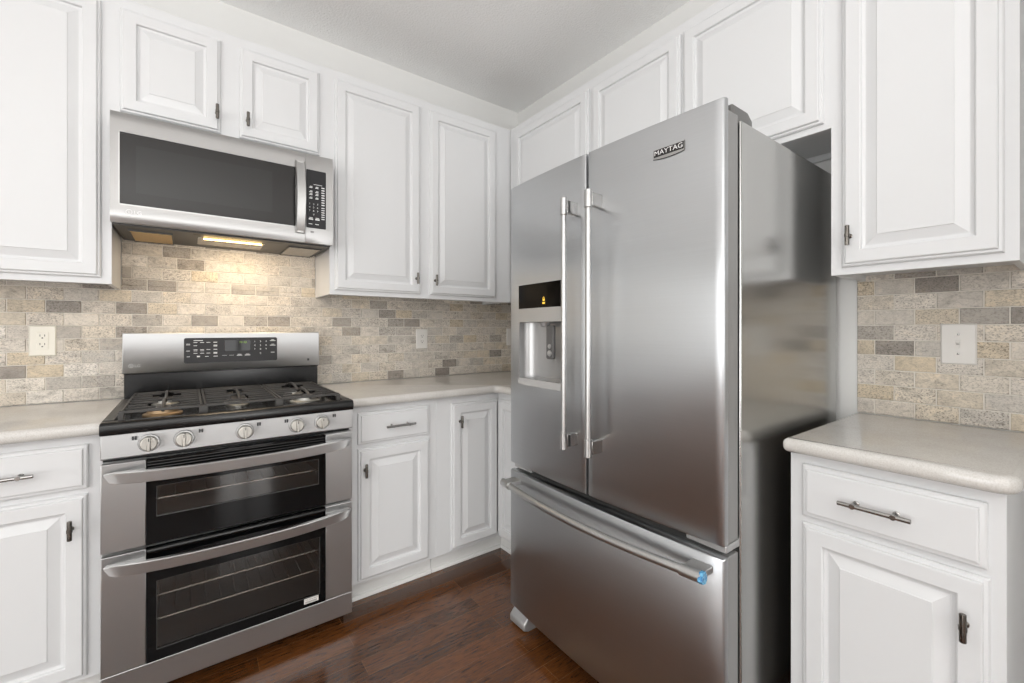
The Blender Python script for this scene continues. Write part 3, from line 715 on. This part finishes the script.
for x in (0.034, 0.058, 0.081):
    for z in (1.150, 1.118, 1.102): lg(x, z, 0.014); 
    if x < 0.07: lg(x, 1.113, 0.014, 0.0016)
lg(0.034, 1.1585, 0.034, 0.0026); lg(0.034, 1.136, 0.013); lg(0.008, 1.113, 0.013); lg(0.010, 1.088, 0.011); lg(0.046, 1.086, 0.011, 0.006); lg(0.076, 1.087, 0.013)
for z in (1.150, 1.137, 1.133, 1.118, 1.104, 1.100): lg(0.107, z, 0.014, 0.0028)
lg(0.107, 1.087, 0.016, 0.0028)
for x in (0.140, 0.167): lg(x, 1.090, 0.018, 0.0012)
for x in (0.196, 0.228): lg(x, 1.088, 0.022, 0.0026); lg(x+0.004, 1.0925, 0.014, 0.0022)
for z in (1.154, 1.132): lg(0.332, z, 0.024, 0.0026); lg(0.338, z+0.005, 0.012, 0.0022)
lg(0.336, 1.098, 0.016, 0.0026)
for i, ch in enumerate('1234567890'):
    cxk = 0.269+0.0235*(i % 3) if i < 9 else 0.269+0.0235; zk = 1.149-0.018*(i//3) if i < 9 else 1.0925
    k.text(ch, txm(px0+cxk, ybg(zk)-0.0013, zk), 0.011, 0.0002, align='CENTER')
k.build('key_legend', LEGEND, dsp, smooth=False)
MB().box(px0+0.150, px0+0.250, ybg(1.13)-0.0018, ybg(1.13)-0.0008, 1.108, 1.160).build('clock_window', BLACKG, dsp, smooth=False)
MB().text('11:12', txm(px0+0.206, ybg(1.14)-0.0022, 1.1455), 0.0135, 0.0002).build('clock_digits', CLOCK, dsp, smooth=False)
def lg_logo(parent, x, y, z, s, mtl):
    """round emblem followed by two letters"""
    k = MB(); n = 24; vs = []; fs = []
    for i in range(n):
        t = 2*PI*i/n
        for rr in (s*0.5, s*0.40): vs.append((x+rr*math.cos(t), y, z+rr*math.sin(t)))
    for i in range(n):
        a = 2*i; b = 2*((i+1) % n); fs.append((a, b, b+1, a+1))
    k.add(vs, fs); k.box(x-s*0.06, x+s*0.03, y-0.0003, y, z-s*0.22, z+s*0.24); k.box(x-s*0.06, x+s*0.18, y-0.0003, y, z-s*0.26, z-s*0.18)
    k.lathe([(s*0.06, 0), (s*0.06, 0.0003)], (x-s*0.2, y, z+s*0.14), 'Y', 8); k.box(x+s*0.12, x+s*0.4, y-0.0003, y, z-s*0.03, z+s*0.04)
    k.text('LG', txm(x+s*0.68, y, z-s*0.34), s*0.98, 0.0002)
    return k.build('emblem', mtl, parent, smooth=False)
lg_logo(bgo, -0.186-XR, ybg(1.058)-0.0010, 1.058, 0.016, LEGEND)
MB().box(0.487-XR, 0.497-XR, ybg(1.056)-0.001, ybg(1.056), 1.052, 1.063).build('sticker', LEGDARK, bgo, smooth=False)

# ------------------------------------------------------------------ over-the-range microwave
M_ = thing('microwave_oven', 'stainless steel microwave oven hung above the gas range', 'microwave', (0.158, YW, 1.594))
H = 0.3965; hw2 = 0.3775; yfm = 2.086-YW; XM = 0.158
def mx(x): return x-XM
k = MB(); k.box(-hw2, hw2, yfm+0.032, -0.0105, 0.006, H); bd = k.build('body', DARKGREY, M_, bev=0.002)
dx1 = mx(0.4185)
# door with a real opening for the glass
wx0, wx1, wz0, wz1 = mx(-0.194), mx(0.380), 1.6605-1.594, 1.919-1.594
prof_y = lambda z: yfm+0.010*max(0, (0.05-z)/0.05)**2+0.006*max(0, (z-(H-0.03))/0.03)**2
def front(m, x0, x1, z0, z1, nz=7, back=0.030):
    vs = []; fs = []
    zs = [z0+(z1-z0)*i/nz for i in range(nz+1)]
    for z in zs: vs += [(x0, prof_y(z), z), (x1, prof_y(z), z), (x1, yfm+back, z), (x0, yfm+back, z)]
    for i in range(nz):
        for j in range(4): a = 4*i+j; b = 4*i+(j+1) % 4; fs.append((a, b, b+4, a+4))
    fs += [(3, 2, 1, 0), tuple(4*nz+j for j in range(4))]
    m.add(vs, fs)
k = MB(); front(k, -hw2, dx1, 0.002, wz0); front(k, -hw2, dx1, wz1, H); front(k, -hw2, wx0, wz0, wz1, 2); front(k, wx1, dx1, wz0, wz1, 2)
mdoor = k.build('door', MWSTEEL, M_, smooth=True, ang=25)
k = MB().rrect(wx0+0.0005, wx1-0.0005, wz0+0.0005, wz1-0.0005, 0.004, yfm+0.001, yfm+0.02); gl = k.build('door_glass', MWGLASS, mdoor, smooth=False)
k = MB()
for a, b, c, d_ in ((wx0-0.0025, wx0+0.0005, wz0-0.0025, wz1+0.0015), (wx0-0.0025, wx1, wz0-0.0035, wz0+0.0005)): k.box(a, b, yfm-0.0012, yfm+0.002, c, d_)
k.build('glass_trim', STEELBAR, mdoor, smooth=False)
k = MB().box(wx0+0.045, wx1-0.09, yfm+0.0004, yfm+0.0012, wz0+0.045, wz1-0.04); k.build('viewing_mesh', mat('mesh_grey', lin(44, 44, 43), 0.12, Specular_IOR_Level=0.32), mdoor, smooth=False)
# handle: flat curved strip
pts = []; nh = 16
for i in range(nh+1):
    t = -1+2*i/nh; pts.append((mx(0.397), yfm-0.006-0.030*(1-t*t), 0.196+t*0.158))
vs = []; fs = []
for i, (x, y, z) in enumerate(pts):
    for u, v in ((-0.0205, 0.005), (-0.0165, -0.003), (0.0165, -0.003), (0.0205, 0.005)): vs.append((x+u, y+v, z))
for i in range(nh):
    for j in range(4): a = 4*i+j; b = 4*i+(j+1) % 4; fs.append((a, a+4, b+4, b))
fs += [(0, 1, 2, 3), tuple(4*nh+j for j in (3, 2, 1, 0))]
k = MB(); k.add(vs, fs); k.box(mx(0.385), mx(0.409), yfm-0.012, yfm+0.002, 0.040, 0.060); k.box(mx(0.385), mx(0.409), yfm-0.012, yfm+0.002, 0.332, 0.352)
k.build('handle', STEELBAR, mdoor, smooth=True, ang=30)
k = MB(); front(k, dx1+0.0012, hw2, 0.002, H, 10); cpn = k.build('control_panel', MWSTEEL, M_, smooth=True, ang=25)
kx0, kx1 = mx(0.4225), mx(0.505)
MB().rrect(kx0, kx1, 0.068, 0.326, 0.004, yfm-0.0016, yfm+0.003).build('keypad', KEYPAD, cpn, smooth=False)
MB().rrect(kx1, kx1+0.0035, 0.064, 0.330, 0.0015, yfm-0.003, yfm+0.003).build('keypad_trim', STEELBAR, cpn)
k = MB(); yk = yfm-0.0017
def kb(x, z, w_, h): k.box(kx0+x, kx0+x+w_, yk-0.0004, yk, z, z+h)
kb(0.030, 0.262, 0.036, 0.002)
for x in (0.012, 0.037):
    for z in (0.246, 0.226, 0.214, 0.198): kb(x, z, 0.013, 0.0035); kb(x+0.003, z+0.005, 0.010, 0.003)
for j in range(8): kb(0.063, 0.250-0.011*j, 0.013, 0.005)
for j in range(6): kb(0.063, 0.160-0.010*j, 0.013, 0.004)
for i, ch in enumerate('1234567890'):
    xk = 0.014+0.0165*(i % 3) if i < 9 else 0.0305; zk = 0.172-0.0155*(i//3) if i < 9 else 0.1255
    k.text(ch, Matrix.Translation((kx0+xk, yk, zk)) @ TXT_Y, 0.0105, 0.0002, align='CENTER')
for x in (0.010, 0.037): kb(x, 0.104, 0.018, 0.006); kb(x+0.002, 0.112, 0.014, 0.003); kb(x, 0.084, 0.015, 0.003)
k.build('key_legend', LEGEND, cpn, smooth=False)
MB().box(mx(0.440), mx(0.454), yfm-0.0006, yfm+0.001, 0.046, 0.054).build('emblem', GREYPL, cpn, smooth=False)
lg_logo(mdoor, mx(-0.168), yfm-0.0004, 0.040, 0.019, LEGEND)
# underside
us = MB().box(-hw2+0.002, hw2-0.002, yfm+0.040, -0.0105, 0.0, 0.006); us.box(-hw2+0.02, hw2-0.02, yfm+0.036, yfm+0.050, -0.004, 0.0)
uo = us.build('underside', DARKGREY, M_, bev=0.001)
k = MB().box(mx(0.02), mx(0.345), 2.150-YW, 2.185-YW, -0.0012, 0.001); k.build('vent_slot', BLACKP, uo, smooth=False)
def filt(x0, x1, mtl):
    k = MB(); a, b = 2.225-YW, 2.475-YW; k.box(mx(x0), mx(x1), a, b, -0.003, 0.0)
    o = k.build('grease_filter', mtl, M_, bev=0.001)
    f = MB()
    for q0, q1, r0, r1 in ((x0-0.004, x1+0.004, a-0.006, a), (x0-0.004, x1+0.004, b, b+0.006), (x0-0.004, x0, a, b), (x1, x1+0.004, a, b)): f.box(mx(q0), mx(q1), r0, r1, -0.005, 0.0)
    f.build('filter_frame', DARKGREY, o)
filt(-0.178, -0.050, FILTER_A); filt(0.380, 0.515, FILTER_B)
lo = MB().box(mx(0.036), mx(0.28), 2.235-YW, 2.40-YW, -0.003, 0.0).build('lamp_cover', FILTER_B, M_, bev=0.001)
MB().tube([(mx(0.055), 2.228-YW, -0.0055), (mx(0.268), 2.228-YW, -0.0055)], 0.0035, 10).build('lamp', LAMP, lo)
lt = area('hood_light', (0.185, 2.27, 1.585), (0.185, 2.40, 0.9), 0.26, 0.04, 1.6, (1.0, 0.80, 0.55))

# ------------------------------------------------------------------ refrigerator
FX, FY = 1.5, 0.998
F = thing('refrigerator', 'stainless steel french-door refrigerator with bottom freezer and water dispenser', 'refrigerator', (FX, FY, 0), RW)
fw = 0.447
yF = 1.0714-FX; BUL = 0.017; yS = yF+0.022; yD = yF+0.076           # front edge, end of the steel skin, back of door
def yfront(x): return yF-BUL*(1-(x/fw)**2)
def door_cols(x0, x1, extra=()):
    xs = []; n = 18
    for i in range(n+1): xs.append(x0+(x1-x0)*i/n)
    xs = [x for x in xs if all(abs(x-e) > 0.006 for e in extra)]+list(extra); return sorted(xs)
def round_y(x, x0, x1, r0, r1):
    y = yfront(x)
    if x < x0+r0: t = (x0+r0-x)/r0; y += r0*(1-math.sqrt(max(0, 1-t*t)))
    if x > x1-r1: t = (x-(x1-r1))/r1; y += r1*(1-math.sqrt(max(0, 1-t*t)))
    return y
def fridge_door(name, x0, x1, z0, z1, r0, r1, hole=None, topcurve=0.0):
    xs = door_cols(x0, x1, (hole[0], hole[1]) if hole else ())
    for x in [x0+r0*(1-math.cos(a)) for a in (0.35, 0.8, 1.2)]+[x1-r1*(1-math.cos(a)) for a in (0.35, 0.8, 1.2)]: xs.append(x)
    xs = sorted(set(round(x, 6) for x in xs)); R3 = 0.006
    zs = [z0, z0+R3*0.3, z0+R3]+([hole[2], hole[3]] if hole else [])+[z1-R3, z1-R3*0.3, z1]
    zoff = {0: R3, 1: R3*0.3, len(zs)-2: R3*0.3, len(zs)-1: R3}
    vs = []; fs = []; nx = len(xs)
    for j, z in enumerate(zs):
        for x in xs: vs.append((x, round_y(x, x0, x1, r0, r1)+zoff.get(j, 0), z))
    for j in range(len(zs)-1):
        for i in range(nx-1):
            if hole and hole[0]-1e-6 <= xs[i] and xs[i+1] <= hole[1]+1e-6 and hole[2]-1e-6 <= zs[j] and zs[j+1] <= hole[3]+1e-6: continue
            a = j*nx+i; fs.append((a, a+1, a+1+nx, a+nx))
    nb = len(vs)                                                # back rim of the skin
    for j, z in enumerate(zs): vs += [(x0, yS, z), (x1, yS, z)]
    for j in range(len(zs)-1):
        fs.append((j*nx, (j+1)*nx, nb+2*j+2, nb+2*j)); fs.append((j*nx+nx-1, nb+2*j+1, nb+2*j+3, (j+1)*nx+nx-1))
    fs.append(tuple(range(nx))+(nb+1, nb)); t = (len(zs)-1)
    fs.append(tuple(t*nx+i for i in range(nx-1, -1, -1))+(nb+2*t, nb+2*t+1))
    k = MB(); k.add(vs, fs); o = k.build(name, STEELF, F, smooth=True, ang=40)
    zt = z1-0.026 if z1 > 1 else z1-0.002
    l = MB().box(x0+0.0015, x1-0.0015, yS, yD, z0+0.002, zt) if not hole else None
    if hole:
        l = MB(); h = hole
        l.box(x0+0.0015, h[0]-0.004, yS, yD, z0+0.002, zt); l.box(h[1]+0.004, x1-0.0015, yS, yD, z0+0.002, zt)
        l.box(h[0]-0.004, h[1]+0.004, yS, yD, z0+0.002, h[2]-0.004); l.box(h[0]-0.004, h[1]+0.004, yS, yD, h[3]+0.004, zt)
    l.build('door_liner', GREYPL, o, bev=0.002)
    return o
def L_(y): return FY-y                      # world y -> local x
DH = (L_(1.380), L_(1.112), 0.992, 1.384)
dl = fridge_door('left_door', -fw, -0.0055, 0.663, 1.792, 0.008, 0.004, DH)
dr = fridge_door('right_door', 0.0055, fw, 0.663, 1.792, 0.004, 0.008)
df = fridge_door('freezer_drawer', -fw, fw, 0.077, 0.633, 0.008, 0.008)
# body
k = MB(); yB0 = 1.160-FX; yB1 = 1.868-FX
k.box(-fw, fw, yB0, yB1, 0.035, 1.7575); k.build('body', STEELSIDE, F, bev=0.004, seg=2)
MB().box(-fw+0.012, fw-0.012, yD, yB0, 0.09, 1.750).build('gasket', BLACKP, F, smooth=False)
for sx in (-1, 1):
    k = MB(); xa, xb = sorted((sx*(fw-0.010), sx*(fw-0.062)))
    k.prism([(xa, yD-0.012), (xb, yD-0.012), (xb, yB0+0.06), ((xa+xb)/2+0.01, yB0+0.12), (xa, yB0+0.12)], 1.757, 1.798, 'Z'); k.build('hinge_cover', HINGE, F, bev=0.004, seg=2)
    k = MB(); k.box(sx*(fw-0.004), sx*(fw-0.115), yS-0.002, yD+0.02, 0.640, 0.660); k.build('middle_hinge', SILVER, F, bev=0.003)
    k = MB(); xa, xb = sorted((sx*fw, sx*(fw-0.095)))
    k.prism([(yF+0.02, 0.0), (yF-0.002, 0.010), (yF-0.002, 0.034), (yF+0.020, 0.058), (yB0+0.05, 0.066), (yB0+0.05, 0.0)], xa, xb, 'X'); k.build('front_foot', SILVER, F, bev=0.005, seg=2)
    MB().lathe([(0.022, 0.0), (0.022, 0.036)], (sx*(fw-0.06), yB1-0.08, 0.0), 'Z', 16).build('rear_foot', BLACKP, F)
MB().box(-fw+0.10, fw-0.10, yD-0.01, yD+0.004, 0.012, 0.075).build('toe_grille', BLACKP, F, bev=0.002)
# door handles
def long_handle(parent, x, z0, z1):
    yh = 0.998-FX; yc = yfront(x)
    h = MB().cyl((x, yh, z0+0.05), (x, yh, z1-0.05), 0.0092, n=20).build('handle', STEELBAR, parent)
    for za, zb in ((z0, z0+0.058), (z1-0.058, z1)):
        MB().lathe([(0.0095, za), (0.0118, za+0.002), (0.0118, zb-0.002), (0.0095, zb)], (x, yh, 0), 'Z', 20).build('end_cap', STEELBAR, h)
        zc = (za+zb)/2
        MB().box(x-0.0085, x+0.0085, yh+0.010, yc+0.002, zc-0.021, zc+0.021).build('bracket', NICKEL, h, bev=0.0015)
long_handle(dl, L_(1.049), 0.811, 1.645); long_handle(dr, L_(0.940), 0.811, 1.645)
# freezer bar, bowed
zc = 0.597; hx = 0.408; pts = []
yh0 = 1.014-FX
for i in range(25):
    t = -1+2*i/24; pts.append((hx*t*0.93, yh0-0.036*(1-t*t), zc))
fh = MB().tube(pts, 0.0120, 18).build('handle', STEELBAR, df)
for sx in (-1, 1):
    p0 = (sx*hx*0.90, yh0-0.0040, zc); p1 = (sx*hx*1.03, yh0+0.003, zc)
    MB().tube([p0, p1], 0.0148, 20).build('end_cap', STEELBAR, fh)
    x = sx*hx*0.965
    k = MB().box(x-0.027, x+0.027, yh0+0.004, yfront(x)+0.004, zc-0.006, zc+0.011); k.build('bracket', STEELBAR, fh, bev=0.002)
k = MB().tube([(hx*1.022, yh0+0.0015, zc), (hx*1.046, yh0+0.003, zc)], [0.0156, 0.0150], 14)
for i in range(len(k.v)): 
    rv = random.Random(i); k.v[i] = tuple(c+(rv.random()-0.5)*0.0035 for c in k.v[i])
fo = k.build('blue_film', FILM, fh, ang=10); fo['label'] = 'crumpled blue protective film left on the bar end'
# badge
bz = 1.690; bx0, bx1 = L_(0.747), L_(0.653); yb_ = lambda x: yfront(x)-0.0008
k = MB(); nn = 8; vs = []
for i in range(nn+1):
    x = bx0+(bx1-bx0)*i/nn; t = -1+2*i/nn
    vs += [(x, yb_(x), bz-0.004*(1-t*t)), (x, yb_(x), bz+0.026)]
k.add(vs, [(2*i, 2*i+2, 2*i+3, 2*i+1) for i in range(nn)]); bo = k.build('badge', STEELBAR, dr, smooth=False)
k = MB(); vs = []
for i in range(nn+1):
    x = bx0+0.002+(bx1-bx0-0.004)*i/nn; vs += [(x, yb_(x)-0.0005, bz+0.004), (x, yb_(x)-0.0005, bz+0.024)]
k.add(vs, [(2*i, 2*i+2, 2*i+3, 2*i+1) for i in range(nn)])
vs = []
for i in range(nn+1):
    x = bx0+(bx1-bx0)*i/nn; t = -1+2*i/nn; q_ = bz-0.0045*(1-t*t); vs += [(x, yb_(x)-0.0003, q_-0.0018), (x, yb_(x)-0.0003, q_)]
k.add(vs, [(2*i, 2*i+2, 2*i+3, 2*i+1) for i in range(nn)])
vs = [(bx1, yb_(bx1)-0.0003, bz), (bx1+0.0014, yb_(bx1)-0.0003, bz), (bx1+0.0014, yb_(bx1)-0.0003, bz+0.026), (bx1, yb_(bx1)-0.0003, bz+0.026)]; k.add(vs, [(0, 1, 2, 3)])
k.build('badge_plate', SLOT, bo, smooth=False)
k = MB().text('MAYTAG', txm((bx0+bx1)/2, 0, bz+0.0085), 0.0185, 0.0, align='CENTER')
xs_ = [v[0] for v in k.v]; s_ = (bx1-bx0-0.010)/(max(xs_)-min(xs_)); mid = (bx0+bx1)/2
k.v = [(mid+(x-mid)*s_, yb_(mid+(x-mid)*s_)-0.0012, z) for x, y, z in k.v]
k.build('badge_lettering', LEGEND, bo, smooth=False)
# dispenser
hx0, hx1, hz0, hz1 = DH
yh_ = lambda x: yfront(x)
k = MB(); ydp = -0.0 
def strip(m, x0, x1, z0, z1, off, back, n=6, mi=0):
    vs = []; fs = []
    for i in range(n+1):
        x = x0+(x1-x0)*i/n; vs += [(x, yh_(x)+off, z0), (x, yh_(x)+off, z1), (x, back, z1), (x, back, z0)]
    for i in range(n):
        for j in range(4): a = 4*i+j; b = 4*i+(j+1) % 4; fs.append((a, b, b+4, a+4))
    fs += [(0, 3, 2, 1), tuple(4*n+j for j in range(4))]
    m.add(vs, fs, mi)
yr_ = yS+0.03
dpn = MB(); strip(dpn, hx0, hx1, 1.291, hz1, -0.0008, yr_); dp = dpn.build('dispenser_display', DISPB, dl, smooth=False)
dpn = MB(); strip(dpn, hx0, hx1, 1.238, 1.291, -0.0016, yr_); dpn.build('dispenser_band', STEELF, dl, smooth=True, ang=30)
dpn = MB(); strip(dpn, hx0, hx1, hz0, 1.018, -0.003, yr_); dpn.build('drip_tray', TRAY, dl, smooth=True, ang=30)
k = MB(); n = 12; vs = []; fs = []; za, zb = 1.0192, 1.2368               # concave niche
for i in range(n+1):
    t = PI*i/n; x = (hx0+hx1)/2-(hx1-hx0)/2*math.cos(t); y = yF-0.006+0.072*math.sin(t)**0.6
    vs += [(x, y, za), (x, y, zb)]
fs = [(2*i, 2*i+1, 2*i+3, 2*i+2) for i in range(n)]+[tuple(2*i for i in range(n+1)), tuple(2*i+1 for i in range(n, -1, -1))]
k.add(vs, fs); k.build('dispenser_niche', SILVER, dl, smooth=True, ang=50)
k = MB(); s0 = 0.004
k.add([(hx0, yfront(hx0)-0.001, hz0), (hx0+s0, yfront(hx0)-0.001, hz0), (hx0+s0, yfront(hx0)-0.001, 1.291), (hx0, yfront(hx0)-0.001, 1.291), (hx0, yF+0.02, hz0), (hx0+s0, yF+0.02, hz0), (hx0+s0, yF+0.02, 1.291), (hx0, yF+0.02, 1.291)],
      [(0, 1, 2, 3), (4, 7, 6, 5), (0, 3, 7, 4), (1, 5, 6, 2)]); k.build('dispenser_trim', SILVER, dl, smooth=False)
xc = (hx0+hx1)/2
k = MB().rrect(xc+0.012, xc+0.052, 1.098, 1.225, 0.008, yF+0.012, yF+0.024); k.build('paddle', PADDLE, dl, bev=0.002)
k = MB().lathe([(0.012, 0), (0.010, 0.004), (0.006, 0.005)], (xc+0.032, yF+0.012, 1.120), 'Y', 14); k.lathe([(0.009, 0), (0.008, 0.003), (0.005, 0.004)], (xc+0.032, yF+0.012, 1.146), 'Y', 14); k.build('paddle_button', SILVER, dl)
k = MB().lathe([(0.022, 1.238), (0.018, 1.222), (0.010, 1.220)], (xc-0.012, yF+0.028, 0), 'Z', 16); k.build('water_spout', SILVER, dl)
k = MB(); ic = xc+0.028; yi = yfront(ic)-0.0014
k.box(ic-0.007, ic+0.007, yi, yi+0.0005, 1.304, 1.311); k.box(ic-0.0055, ic+0.0055, yi, yi+0.0005, 1.315, 1.3225)
k.tube([(ic-0.004, yi, 1.3225), (ic-0.0035, yi, 1.3275), (ic, yi, 1.330), (ic+0.0035, yi, 1.3275), (ic+0.004, yi, 1.3225)], 0.0009, 6); k.build('lock_icon', ICON, dp, smooth=False)
